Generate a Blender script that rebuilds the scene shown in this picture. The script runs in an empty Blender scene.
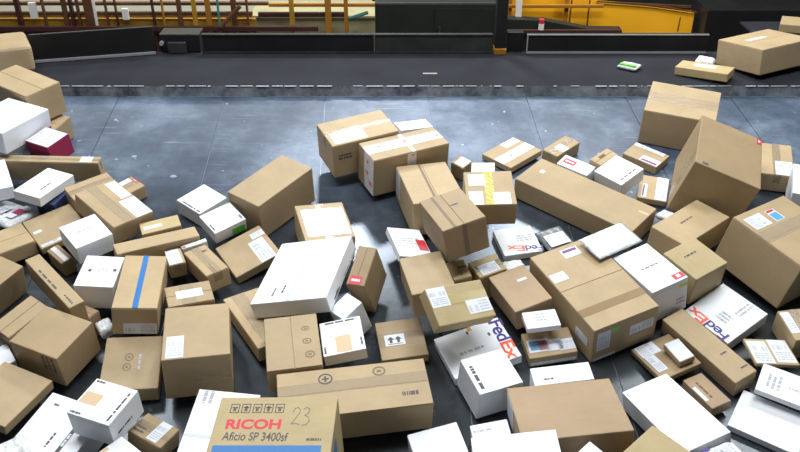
import bpy, bmesh, math, random, mathutils
from mathutils import Vector, Matrix, Quaternion, noise
SC = bpy.context.scene
COL = SC.collection
PITCH = math.radians(31.0); FPX = 830.0; CAMZ = 3.5

# ------------------------------------------------------------------ camera
cd = bpy.data.cameras.new('camera'); cam = bpy.data.objects.new('camera', cd); COL.objects.link(cam)
cd.sensor_fit = 'HORIZONTAL'; cd.sensor_width = 36.0; cd.lens = 36.0 * FPX / 800.0
cam.location = (0, 0, CAMZ); cam.rotation_euler = (math.pi / 2 - PITCH, 0, 0)
cd.clip_end = 200
SC.camera = cam

# ------------------------------------------------------------------ materials
MATS = {}
def nodes(m):
    m.use_nodes = True
    return m.node_tree.nodes, m.node_tree.links
def simple(name, col, rough=.6, metal=0.0, bump=0.0, bscale=40, var=0.0, vscale=6, emit=None, coat=0.0, alpha=1.0):
    m = bpy.data.materials.new(name); n, l = nodes(m); b = n['Principled BSDF']
    b.inputs['Base Color'].default_value = (*col, 1); b.inputs['Roughness'].default_value = rough
    b.inputs['Metallic'].default_value = metal; b.inputs['Coat Weight'].default_value = coat
    b.inputs['Alpha'].default_value = alpha
    if var or bump:
        tc = n.new('ShaderNodeTexCoord')
    if var:
        t = n.new('ShaderNodeTexNoise'); t.inputs['Scale'].default_value = vscale; t.inputs['Detail'].default_value = 6
        l.new(tc.outputs['Object'], t.inputs['Vector'])
        r = n.new('ShaderNodeValToRGB'); r.color_ramp.elements[0].position = .3; r.color_ramp.elements[1].position = .7
        r.color_ramp.elements[0].color = (*[c * (1 - var) for c in col], 1); r.color_ramp.elements[1].color = (*[min(1, c * (1 + var)) for c in col], 1)
        l.new(t.outputs['Fac'], r.inputs['Fac']); l.new(r.outputs['Color'], b.inputs['Base Color'])
    if bump:
        t2 = n.new('ShaderNodeTexNoise'); t2.inputs['Scale'].default_value = bscale; t2.inputs['Detail'].default_value = 4
        l.new(tc.outputs['Object'], t2.inputs['Vector'])
        bp = n.new('ShaderNodeBump'); bp.inputs['Strength'].default_value = bump; bp.inputs['Distance'].default_value = .01
        l.new(t2.outputs['Fac'], bp.inputs['Height']); l.new(bp.outputs['Normal'], b.inputs['Normal'])
    if emit:
        b.inputs['Emission Color'].default_value = (*col, 1); b.inputs['Emission Strength'].default_value = emit
    MATS[name] = m
    return m
def board(name, col, rough, var):
    # corrugated board: blotchy tone, fine fibre streaks, faint scuffs; tint varies per object
    m = bpy.data.materials.new(name); n, l = nodes(m); b = n['Principled BSDF']
    tc = n.new('ShaderNodeTexCoord'); oi = n.new('ShaderNodeObjectInfo')
    ad = n.new('ShaderNodeVectorMath'); ad.operation = 'ADD'; mu = n.new('ShaderNodeVectorMath'); mu.operation = 'SCALE'
    cx = n.new('ShaderNodeCombineXYZ')
    for i in range(3): l.new(oi.outputs['Random'], cx.inputs[i])
    l.new(cx.outputs[0], mu.inputs[0]); mu.inputs['Scale'].default_value = 37.0
    l.new(tc.outputs['Object'], ad.inputs[0]); l.new(mu.outputs[0], ad.inputs[1])
    t = n.new('ShaderNodeTexNoise'); t.inputs['Scale'].default_value = 5; t.inputs['Detail'].default_value = 5; t.inputs['Roughness'].default_value = .6
    l.new(ad.outputs[0], t.inputs['Vector'])
    mp = n.new('ShaderNodeMapping'); mp.inputs['Scale'].default_value = (14, 160, 160); l.new(ad.outputs[0], mp.inputs['Vector'])
    t2 = n.new('ShaderNodeTexNoise'); t2.inputs['Scale'].default_value = 1; t2.inputs['Detail'].default_value = 3; l.new(mp.outputs[0], t2.inputs['Vector'])
    mx = n.new('ShaderNodeMath'); mx.operation = 'MULTIPLY_ADD'; l.new(t2.outputs['Fac'], mx.inputs[0]); mx.inputs[1].default_value = .35; l.new(t.outputs['Fac'], mx.inputs[2])
    mr = n.new('ShaderNodeMapRange'); mr.inputs['From Min'].default_value = .4; mr.inputs['From Max'].default_value = .95
    mr.inputs['To Min'].default_value = 1 - var; mr.inputs['To Max'].default_value = 1 + var
    l.new(mx.outputs[0], mr.inputs['Value'])
    mm = n.new('ShaderNodeVectorMath'); mm.operation = 'SCALE'; l.new(oi.outputs['Color'], mm.inputs[0]); l.new(mr.outputs[0], mm.inputs['Scale'])
    l.new(mm.outputs[0], b.inputs['Base Color']); b.inputs['Roughness'].default_value = rough
    bp = n.new('ShaderNodeBump'); bp.inputs['Strength'].default_value = .25; bp.inputs['Distance'].default_value = .004
    l.new(t.outputs['Fac'], bp.inputs['Height']); l.new(bp.outputs['Normal'], b.inputs['Normal'])
    MATS[name] = m
    return m
board('cardboard', None, .62, .13)
board('white_board', None, .42, .035)
simple('poly_film', (.66, .68, .68), .2, bump=1.0, bscale=26, var=.22, vscale=38)
simple('grey_film', (.13, .15, .15), .3, bump=.6, bscale=22, var=.1)
simple('label_paper', (.68, .71, .78), .38)
simple('shiny_paper', (.86, .88, .92), .12, bump=.15, bscale=30)
simple('ink', (.075, .07, .075), .6)
simple('ink_grey', (.42, .43, .47), .6)
simple('fold_grey', (.55, .57, .60), .5)
simple('tape_pink', (.55, .22, .22), .5)
simple('ink_faint', (.20, .15, .095), .7)
simple('ink_brown', (.14, .085, .04), .7)
simple('red', (.55, .03, .04), .45)
simple('crimson', (.30, .012, .06), .45)
simple('letter_red', (.60, .022, .04), .5)
simple('letter_purple', (.045, .018, .20), .45)
simple('letter_orange', (.85, .10, .03), .45)
simple('tag_purple', (.16, .03, .16), .45)
simple('blue_tape', (.025, .155, .44), .35)
simple('band_blue', (.02, .15, .40), .5)
simple('dark_blue', (.03, .045, .13), .5)
simple('green', (.15, .62, .06), .45)
simple('yellow_label', (.70, .66, .06), .45)
simple('orange', (.85, .38, .05), .45)
simple('sky_blue', (.10, .34, .62), .45)
simple('tan_patch', (.60, .44, .27), .6)
simple('white_tape', (.74, .71, .70), .25, bump=.3, bscale=60, var=.10, vscale=25)
simple('clear_tape', (.56, .46, .33), .16, bump=.25, bscale=50, alpha=.28)
simple('brown_tape', (.27, .185, .095), .25)
simple('olive_tape', (.36, .27, .09), .22)
simple('yellow_tape', (.55, .46, .13), .2, bump=.3, bscale=50)
simple('grey_tape', (.35, .34, .31), .3)
simple('dark_teal', (.02, .06, .09), .5)
simple('pencil', (.20, .17, .15), .6)
simple('worn_metal', (.50, .53, .57), .4, metal=.3)
simple('seam', (.10, .065, .035), .8)
simple('belt_rubber', (.017, .018, .024), .85, bump=.3, bscale=90, var=.2, vscale=3)
simple('black_steel', (.012, .012, .013), .45, metal=.2, var=.25, vscale=4)
simple('grey_steel', (.045, .046, .045), .45, metal=.4, var=.3, vscale=5)
simple('joint_steel', (.22, .27, .34), .4, metal=.5)
simple('bare_edge', (.42, .43, .44), .35, metal=.4)
simple('safety_yellow', (.36, .19, .012), .5, var=.3, vscale=3)
simple('machine_yellow', (.88, .42, .012), .5, var=.08, vscale=2)
simple('rust_brown', (.10, .035, .012), .6, var=.2)
simple('maroon', (.045, .012, .010), .5)
simple('orange_brown', (.32, .13, .012), .5)
simple('khaki', (.36, .33, .19), .7, var=.1)
simple('cream_wall', (.78, .78, .62), .8, var=.04)
simple('dark_green', (.007, .010, .006), .6, var=.3)
simple('concrete', (.16, .155, .145), .8, var=.15, vscale=1.5)
simple('plastic_white', (.7, .68, .66), .4)
simple('teal_paint', (.05, .20, .17), .5)
simple('dark_wall', (.035, .035, .03), .8)

def chute_mat():
    # blue-grey sheet steel: worn bright patches, scratches, chipped flecks
    m = bpy.data.materials.new('chute_steel'); n, l = nodes(m); b = n['Principled BSDF']
    tc = n.new('ShaderNodeTexCoord'); oi = n.new('ShaderNodeObjectInfo')
    ge = n.new('ShaderNodeNewGeometry')
    t = n.new('ShaderNodeTexNoise'); t.inputs['Scale'].default_value = 1.7; t.inputs['Detail'].default_value = 9; t.inputs['Roughness'].default_value = .68
    l.new(ge.outputs['Position'], t.inputs['Vector'])
    r = n.new('ShaderNodeValToRGB'); e = r.color_ramp.elements
    e[0].position = .30; e[0].color = (.030, .044, .072, 1); e[1].position = .72; e[1].color = (.20, .25, .335, 1)
    x = e.new(.5); x.color = (.078, .106, .158, 1)
    l.new(t.outputs['Fac'], r.inputs['Fac'])
    mp = n.new('ShaderNodeMapping'); mp.inputs['Rotation'].default_value = (0, 0, .7); mp.inputs['Scale'].default_value = (2.2, 26, 2)
    l.new(ge.outputs['Position'], mp.inputs['Vector'])
    s = n.new('ShaderNodeTexNoise'); s.inputs['Scale'].default_value = 1.6; s.inputs['Detail'].default_value = 4; l.new(mp.outputs[0], s.inputs['Vector'])
    sr = n.new('ShaderNodeValToRGB'); sr.color_ramp.elements[0].position = .62; sr.color_ramp.elements[1].position = .78
    sr.color_ramp.elements[0].color = (0, 0, 0, 1); sr.color_ramp.elements[1].color = (.45, .45, .45, 1)
    l.new(s.outputs['Fac'], sr.inputs['Fac'])
    f = n.new('ShaderNodeTexNoise'); f.inputs['Scale'].default_value = 16; f.inputs['Detail'].default_value = 2; l.new(ge.outputs['Position'], f.inputs['Vector'])
    fr = n.new('ShaderNodeValToRGB'); fr.color_ramp.elements[0].position = .72; fr.color_ramp.elements[1].position = .76
    fr.color_ramp.elements[0].color = (0, 0, 0, 1); fr.color_ramp.elements[1].color = (.7, .7, .7, 1)
    l.new(f.outputs['Fac'], fr.inputs['Fac'])
    m1 = n.new('ShaderNodeMix'); m1.data_type = 'RGBA'; l.new(sr.outputs['Color'], m1.inputs['Factor']); l.new(r.outputs['Color'], m1.inputs['A']); m1.inputs['B'].default_value = (.33, .38, .45, 1)
    m2 = n.new('ShaderNodeMix'); m2.data_type = 'RGBA'; l.new(fr.outputs['Color'], m2.inputs['Factor']); l.new(m1.outputs['Result'], m2.inputs['A']); m2.inputs['B'].default_value = (.50, .56, .62, 1)
    # the rubbed landing zone is bare, duller steel
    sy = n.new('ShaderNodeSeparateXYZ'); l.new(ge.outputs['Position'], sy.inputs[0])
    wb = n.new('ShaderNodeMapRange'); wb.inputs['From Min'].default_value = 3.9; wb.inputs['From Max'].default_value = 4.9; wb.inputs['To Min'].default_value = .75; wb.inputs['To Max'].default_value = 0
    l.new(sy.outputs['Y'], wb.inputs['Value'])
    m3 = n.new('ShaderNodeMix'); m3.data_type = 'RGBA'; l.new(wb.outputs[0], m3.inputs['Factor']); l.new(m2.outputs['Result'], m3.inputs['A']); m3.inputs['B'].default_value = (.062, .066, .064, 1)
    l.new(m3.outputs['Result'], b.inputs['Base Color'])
    b.inputs['Metallic'].default_value = .55
    rr = n.new('ShaderNodeMapRange'); rr.inputs['To Min'].default_value = .16; rr.inputs['To Max'].default_value = .40; l.new(t.outputs['Fac'], rr.inputs['Value'])
    # the landing zone low on the slope is rubbed smooth by parcels, the upper slope stays scuffed
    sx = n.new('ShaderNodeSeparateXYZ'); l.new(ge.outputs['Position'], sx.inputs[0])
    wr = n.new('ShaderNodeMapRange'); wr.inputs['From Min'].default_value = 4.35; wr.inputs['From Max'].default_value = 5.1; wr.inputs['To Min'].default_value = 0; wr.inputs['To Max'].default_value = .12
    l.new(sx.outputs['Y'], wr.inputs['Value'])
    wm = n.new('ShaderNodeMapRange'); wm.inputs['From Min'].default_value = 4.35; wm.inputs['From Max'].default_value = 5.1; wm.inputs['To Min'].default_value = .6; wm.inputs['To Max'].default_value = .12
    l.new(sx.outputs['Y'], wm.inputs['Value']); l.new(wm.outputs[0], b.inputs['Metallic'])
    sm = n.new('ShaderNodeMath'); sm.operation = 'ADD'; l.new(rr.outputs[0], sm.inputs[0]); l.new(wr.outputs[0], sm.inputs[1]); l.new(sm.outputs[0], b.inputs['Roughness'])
    bp = n.new('ShaderNodeBump'); bp.inputs['Strength'].default_value = .12; bp.inputs['Distance'].default_value = .01; l.new(t.outputs['Fac'], bp.inputs['Height']); l.new(bp.outputs['Normal'], b.inputs['Normal'])
    MATS['chute_steel'] = m
chute_mat()
def lip_mat():
    m = bpy.data.materials.new('lip_steel'); n, l = nodes(m); b = n['Principled BSDF']
    ge = n.new('ShaderNodeNewGeometry')
    t = n.new('ShaderNodeTexNoise'); t.inputs['Scale'].default_value = 5; t.inputs['Detail'].default_value = 8; t.inputs['Roughness'].default_value = .7; l.new(ge.outputs['Position'], t.inputs['Vector'])
    r = n.new('ShaderNodeValToRGB'); e = r.color_ramp.elements; e[0].position = .35; e[0].color = (.05, .058, .075, 1); e[1].position = .68; e[1].color = (.33, .36, .41, 1)
    l.new(t.outputs['Fac'], r.inputs['Fac']); l.new(r.outputs['Color'], b.inputs['Base Color'])
    b.inputs['Metallic'].default_value = .5; b.inputs['Roughness'].default_value = .42
    MATS['lip_steel'] = m
lip_mat()
MATS['belt_rubber'].node_tree.nodes['Principled BSDF'].inputs['Specular IOR Level'].default_value = .2

# ------------------------------------------------------------------ mesh helpers
def link(name, bm, mats, parent=None, mw=None, smooth=False):
    me = bpy.data.meshes.new(name); bm.normal_update(); bm.to_mesh(me); bm.free()
    for m in (mats if isinstance(mats, (list, tuple)) else [mats]): me.materials.append(MATS[m])
    o = bpy.data.objects.new(name, me); COL.objects.link(o)
    if smooth:
        for p in me.polygons: p.use_smooth = True
    if parent is not None: o.parent = parent
    if mw is not None: o.matrix_local = mw
    return o
def tag(o, label=None, cat=None, group=None, kind=None):
    if label: o['label'] = label
    if cat: o['category'] = cat
    if group: o['group'] = group
    if kind: o['kind'] = kind
    return o
def empty(name, loc, quat=None):
    o = bpy.data.objects.new(name, None); COL.objects.link(o); o.location = loc; o.empty_display_size = .1
    if quat: o.rotation_mode = 'QUATERNION'; o.rotation_quaternion = quat
    return o
def box(bm, lo, hi, bev=0.0, seg=2, mi=0):
    t = bmesh.new(); bmesh.ops.create_cube(t, size=1)
    for v in t.verts: v.co = Vector([lo[i] + (v.co[i] + .5) * (hi[i] - lo[i]) for i in range(3)])
    if bev > 0:
        bev = min(bev, .45 * min(hi[i] - lo[i] for i in range(3)))
        bmesh.ops.bevel(t, geom=list(t.edges), offset=bev, segments=seg, profile=.6, affect='EDGES')
    merge(bm, t, mi)
def merge(bm, t, mi=0):
    mp = {}
    for v in t.verts: mp[v] = bm.verts.new(v.co)
    for f in t.faces:
        try:
            nf = bm.faces.new([mp[v] for v in f.verts]); nf.material_index = mi
        except ValueError: pass
    t.free()
def obox(bm, c, x, y, z, sx, sy, sz, mi=0, bev=0.0):
    t = bmesh.new(); bmesh.ops.create_cube(t, size=1)
    for v in t.verts: v.co = Vector((v.co.x * sx, v.co.y * sy, v.co.z * sz))
    if bev: bmesh.ops.bevel(t, geom=list(t.edges), offset=bev, segments=2, profile=.6, affect='EDGES')
    M = Matrix((x, y, z)).transposed()
    for v in t.verts: v.co = Vector(c) + M @ v.co
    merge(bm, t, mi)
def tube(bm, a, b, r, n=10, mi=0):
    a, b = Vector(a), Vector(b); d = (b - a); L = d.length; d.normalize()
    t = bmesh.new(); bmesh.ops.create_cone(t, cap_ends=True, segments=n, radius1=r, radius2=r, depth=L)
    q = Vector((0, 0, 1)).rotation_difference(d)
    for v in t.verts: v.co = (a + b) / 2 + q @ v.co
    merge(bm, t, mi)

# ------------------------------------------------------------------ decals on box faces
def frame(face, D):
    X, Y, H = D
    if face == 'T': return Vector((-X/2, -Y/2, H)), Vector((1,0,0)), Vector((0,1,0)), X, Y
    if face == 'F': return Vector((-X/2, -Y/2, 0)), Vector((1,0,0)), Vector((0,0,1)), X, H
    if face == 'R': return Vector((X/2, -Y/2, 0)), Vector((0,1,0)), Vector((0,0,1)), Y, H
    if face == 'L': return Vector((-X/2, Y/2, 0)), Vector((0,-1,0)), Vector((0,0,1)), Y, H
def slab(bm, fr, u0, v0, u1, v1, lo, hi, mi=0):
    o, u, v, W, H = fr; n = u.cross(v)
    c = o + u * (u0 + u1) / 2 + v * (v0 + v1) / 2 + n * (lo + hi) / 2
    obox(bm, c, u, v, n, u1 - u0, v1 - v0, hi - lo, mi)
def rows(bm, fr, u0, v0, u1, v1, lo, mi, rng, n, along_u=True, fill=.5, h=.0002):
    # broken lines of print
    for k in range(n):
        a = (k + .5) / n; g = .5 * fill / n
        x = 0.02 + rng.random() * .06
        while x < .95:
            w = rng.uniform(.05, .28); e = min(x + w, .97)
            if along_u: slab(bm, fr, u0 + (u1-u0)*x, v0 + (v1-v0)*(a-g), u0 + (u1-u0)*e, v0 + (v1-v0)*(a+g), lo, lo+h, mi)
            else: slab(bm, fr, u0 + (u1-u0)*(a-g), v0 + (v1-v0)*x, u0 + (u1-u0)*(a+g), v0 + (v1-v0)*e, lo, lo+h, mi)
            x = e + rng.uniform(.02, .07)
def ring(bm, fr, cu, cv, ru, rv, t, lo, mi=0, n=28):
    o, u, v, W, H = fr; nn = u.cross(v)
    vs = []
    for i in range(n):
        a = 2 * math.pi * i / n; c, s = math.cos(a), math.sin(a)
        vs.append((bm.verts.new(o + u*(cu + ru*c) + v*(cv + rv*s) + nn*lo), bm.verts.new(o + u*(cu + (ru-t)*c) + v*(cv + (rv-t)*s) + nn*lo)))
    for i in range(n):
        a, b = vs[i], vs[(i+1) % n]
        f = bm.faces.new((a[1], a[0], b[0], b[1])); f.material_index = mi
T1, T2 = .0006, .0007     # sticker thickness, print height above it
def decal(root, D, d, rng, base=0.0):
    kind, face = d[0], d[1]; fr = frame(face, D); bm = bmesh.new()
    if kind == 'text': return text_decal(root, fr, d)
    u0, v0, u1, v1 = d[2:6]; w, h = u1 - u0, v1 - v0
    wide = w >= h
    S = lambda lo, hi, mi=0, q=(0,0,1,1): slab(bm, fr, u0+w*q[0], v0+h*q[1], u0+w*q[2], v0+h*q[3], lo, hi, mi)
    TAPE = .0004; tb = base
    if kind in ('ship', 'shiny'):
        S(tb, tb+T1)
        lo = tb + T2
        # barcode block plus address lines
        q = (.06,.55,.94,.9) if h >= w*.6 else (.05,.12,.45,.88)
        nb = 13; bb = bmesh.new()
        for k in range(nb):
            if rng.random() < .7:
                a = k / nb; e = a + rng.uniform(.3, .8) / nb
                slab(bb, fr, u0+w*(q[0]+(q[2]-q[0])*a), v0+h*q[1], u0+w*(q[0]+(q[2]-q[0])*e), v0+h*(q[1]+(q[3]-q[1])*.6), lo, lo+.0002)
        z = (.06,.08,.94,.48) if h >= w*.6 else (.5,.1,.95,.9)
        rows(bm, fr, u0+w*z[0], v0+h*z[1], u0+w*z[2], v0+h*z[3], lo, 1, rng, 4, True, .45)
        lb = link('shipping_label', bm, ['shiny_paper' if kind == 'shiny' else 'label_paper', 'ink_grey'], root); link('barcode', bb, 'ink_grey', lb); return
    if kind in ('plain', 'tan', 'gray', 'green', 'red', 'yellowtag', 'redmark', 'greenmark', 'bluemark', 'purplefill', 'bluefill', 'brown' ) and not (kind == 'brown' and h > .8*fr[4]):
        m = dict(plain='label_paper', tan='tan_patch', gray='grey_tape', green='green', red='red', yellowtag='yellow_label', redmark='red', greenmark='green', bluemark='sky_blue', purplefill='letter_purple', bluefill='band_blue', brown='ink_brown')[kind]
        nm = dict(plain='sticker', tan='tan_patch', gray='tape_piece', green='green_sticker', red='red_sticker', yellowtag='yellow_sticker', redmark='red_sticker', greenmark='green_sticker', bluemark='blue_sticker', purplefill='purple_print', bluefill='printed_band', brown='printed_mark')[kind]
        if kind == 'brown': S(tb+.0002, tb+.0004)
        elif kind == 'bluefill': S(tb, tb+.0003); rows(bm, fr, u0+w*.1, v0+h*.62, u0+w*.6, v0+h*.78, tb+.0004, 1, rng, 1, True, .6)
        else:
            S(tb, tb+T1)
            if kind == 'red': rows(bm, fr, u0+w*.1, v0+h*.3, u0+w*.9, v0+h*.7, tb+T2, 1, rng, 1, wide, .7)
        link(nm, bm, [m, 'label_paper'], root)['label'] = nm.replace('_', ' ') + ' stuck on the carton' if 'sticker' in nm else nm.replace('_', ' ')
        return
    if kind == 'brown': kind = 'browntape'
    tapes = dict(clear='clear_tape', white='white_tape', fragile='white_tape', blue='blue_tape', browntape='brown_tape', olive='olive_tape', yellow='yellow_tape')
    if kind in tapes:
        S(tb, tb+TAPE)
        if kind == 'fragile':
            n = max(2, int(max(w, h) / .07))
            for k in range(n):
                a = (k + .5) / n; c = (u0 + w*(a if wide else .5), v0 + h*(.5 if wide else a)); s = min(w, h) * rng.uniform(.07, .15); c = (c[0] + rng.uniform(-.2,.2)*min(w,h), c[1] + rng.uniform(-.2,.2)*min(w,h))
                slab(bm, fr, c[0]-s, c[1]-s*.8, c[0]+s, c[1]+s*.8, tb+.0005, tb+.0007, 1)
        link({'clear':'clear_tape','fragile':'printed_tape'}.get(kind, kind.replace('tape','') + '_tape'), bm, [tapes[kind], 'tape_pink'], root); return
    if kind == 'crease':
        S(tb+.0001, tb+.0003); link('lid_seam', bm, ['fold_grey' if root['group'].startswith('white') else 'ink_faint'], root); return
    if kind == 'redstripe':
        S(tb, tb+T1, 0); S(tb+T2, tb+.0009, 1, (0,.3,1,.7)); link('striped_label', bm, ['label_paper', 'crimson'], root); return
    if kind in ('purpletag', 'expresstag'):
        S(tb, tb+T1, 0)
        if kind == 'purpletag': S(tb+T2, tb+.0009, 1, (.08,.12,.92,.42) if wide else (.12,.08,.42,.92))
        else:
            S(tb+T2, tb+.0009, 2, (.3,.1,.95,.9)); S(tb+T2, tb+.0009, 3, (.03,.1,.2,.9))
        link('coloured_label', bm, ['label_paper', 'tag_purple', 'sky_blue', 'red'], root); return
    if kind == 'orangetag':
        S(tb+.0002, tb+.0005, 0, (0,.35,.6,1)); S(tb+.0002, tb+.0005, 1, (.5,0,1,.3)); link('printed_mark', bm, ['orange', 'ink'], root); return
    if kind in ('ink', 'lines', 'marks', 'scuff'):
        m = dict(ink='ink', lines='ink_grey', marks='ink', scuff='ink_brown')[kind]
        n = max(1, min(4, int(min(w, h) / .02))) if kind != 'marks' else 1
        if kind == 'marks' and max(w, h) < .035: S(tb+.0001, tb+.0004)
        else: rows(bm, fr, u0, v0, u1, v1, tb+.0002, 0, rng, n, wide, .55)
        link('printed_marks', bm, [m], root); return
    if kind in ('oval', 'stamp'):
        cu, cv = (u0+u1)/2, (v0+v1)/2; ru, rv = w/2, h/2
        t = min(ru, rv) * (.22 if kind == 'stamp' else .3)
        ring(bm, fr, cu, cv, ru, rv, t, tb+.0004)
        if kind == 'stamp':
            slab(bm, fr, cu-ru*.15, cv-rv*.5, cu+ru*.15, cv+rv*.5, tb+.0002, tb+.0004); slab(bm, fr, cu-ru*.5, cv-rv*.12, cu+ru*.5, cv+rv*.12, tb+.0002, tb+.0005)
        else:
            slab(bm, fr, cu-ru*.35, cv-rv*.25, cu+ru*.3, cv+rv*.25, tb+.0002, tb+.0004)
        link('printed_symbol', bm, [('ink_grey' if root['group'].startswith('white') else 'ink_faint') if kind == 'oval' else 'ink'], root); return
    if kind == 'arrows':
        S(tb, tb+T1, 0)
        o, u, v, W, H = fr; nn = u.cross(v)
        for a in (.3, .68):
            slab(bm, fr, u0+w*(a-.07), v0+h*.22, u0+w*(a+.07), v0+h*.55, tb+T2, tb+.0009, 1)
            q = [(a-.19,.52),(a+.19,.52),(a,.82)]
            vs = [bm.verts.new(o + u*(u0+w*x) + v*(v0+h*y) + nn*(tb+.0009)) for x, y in q]; bm.faces.new(vs).material_index = 1
        S(tb+T2, tb+.0009, 1, (.12,.1,.88,.16))
        link('arrow_sticker', bm, ['label_paper', 'ink'], root); return
    if kind == 'smudge':
        o, u, v, W, H = fr; nn = u.cross(v)
        vs = [bm.verts.new(o + u*(u0+w*(.5+.5*math.cos(a)*rr)) + v*(v0+h*(.5+.5*math.sin(a)*rr)) + nn*(tb+.0005)) for a, rr in [(i*math.pi/7, rng.uniform(.5, 1)) for i in range(14)]]
        bm.faces.new(vs); link('ink_smudge', bm, ['dark_teal'], root)['label'] = 'dark blue smudge'; return
    if kind == 'hand':
        o, u, v, W, H = fr; nn = u.cross(v)
        two = [(.02,.72),(.10,.92),(.25,.98),(.38,.86),(.36,.66),(.20,.38),(.03,.12),(.22,.14),(.44,.08)]
        three = [(.55,.88),(.70,.98),(.86,.90),(.84,.70),(.66,.55),(.86,.46),(.93,.26),(.80,.08),(.58,.04)]
        for pts in (two, three):
            for (a, b), (c, e) in zip(pts, pts[1:]):
                p, q = Vector((u0+w*a, v0+h*b)), Vector((u0+w*c, v0+h*e)); dd = (q-p).normalized(); pp = Vector((-dd.y, dd.x))*.0016; p = p-dd*.001; q = q+dd*.001
                vs = [bm.verts.new(o + u*z.x + v*z.y + nn*(tb+.0003)) for z in (p-pp, q-pp, q+pp, p+pp)]; bm.faces.new(vs)
        link('handwriting', bm, ['pencil'], root)['label'] = 'grey handwritten 23'; return
    if kind == 'logo':
        if min(w, h) < .09 and face == 'R':
            cu, cv = (u0+u1)/2, (v0+v1)/2
            ring(bm, fr, cu, cv - h*.08, w*.3, h*.3, min(w, h)*.29, tb+.0004)
            slab(bm, fr, cu-w*.04, cv+h*.26, cu+w*.12, cv+h*.42, tb+.0002, tb+.0004)
            slab(bm, fr, cu-w*.3, cv-h*.48, cu+w*.3, cv-h*.42, tb+.0002, tb+.0004)
            link('printed_emblem', bm, ['ink'], root); return
        S(tb+.0001, tb+.0004, 0)
        rows(bm, fr, u0+w*.08, v0+h*.22, u0+w*.92, v0+h*.78, tb+.0005, 1, rng, 1, wide, .8)
        link('printed_logo', bm, ['ink', 'label_paper'], root); return
    if kind == 'icons':
        n = 5
        for k in range(n):
            a, e = k/n+.01, (k+1)/n-.03
            for q in ((a,0,e,.06),(a,.94,e,1),(a,0,a+.015,1),(e-.015,0,e,1)): S(tb+.0002, tb+.0004, 0, q)
            c = (a+e)/2
            S(tb+.0002, tb+.0004, 0, (c-.025,.2,c+.025,.5 + .25*(k % 2))); S(tb+.0002, tb+.0004, 0, (c-.05,.55,c+.05,.66))
        link('printed_symbols', bm, ['ink'], root); return
    raise ValueError(kind)
def text_decal(root, fr, d):
    _, face, s, col, blu, blv, bru, brv, tpu, tpv = d
    o, u, v, W, H = fr; n = u.cross(v)
    cu = bpy.data.curves.new('t', 'FONT'); cu.body = s; cu.size = 1.0; cu.extrude = 0.0
    cu.offset = {'red': .035, 'purple': .02, 'orange': .02, 'ink': .012}.get(col, 0.0)
    cu.space_character = .93 if col in ('purple', 'orange') else 1.0
    tmp = bpy.data.objects.new('t', cu); COL.objects.link(tmp)
    dg = bpy.context.evaluated_depsgraph_get(); me = bpy.data.meshes.new_from_object(tmp.evaluated_get(dg))
    bpy.data.objects.remove(tmp); bpy.data.curves.remove(cu)
    xs = [p.co.x for p in me.vertices]; x0, x1 = min(xs), max(xs); cap = .70
    a = Vector((bru-blu, brv-blv)); L = a.length; a.normalize(); up = Vector((-a.y, a.x))
    hh = abs((Vector((tpu-blu, tpv-blv))).dot(up))
    for p in me.vertices:
        x = (p.co.x - x0) / (x1 - x0) * L; y = p.co.y / cap * hh
        q = Vector((blu, blv)) + a*x + up*y
        p.co = o + u*q.x + v*q.y + n*.0006
    m = dict(red='letter_red', ink='ink', gray='ink_grey', purple='letter_purple', orange='letter_orange')[col]
    me.materials.append(MATS[m])
    ob = bpy.data.objects.new({'gray': 'handwriting'}.get(col, 'printed_lettering'), me); COL.objects.link(ob); ob.parent = root
    ob['label'] = dict(red='red lettering', ink='black lettering', gray='grey handwriting', purple='purple lettering', orange='orange lettering')[col]

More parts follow.
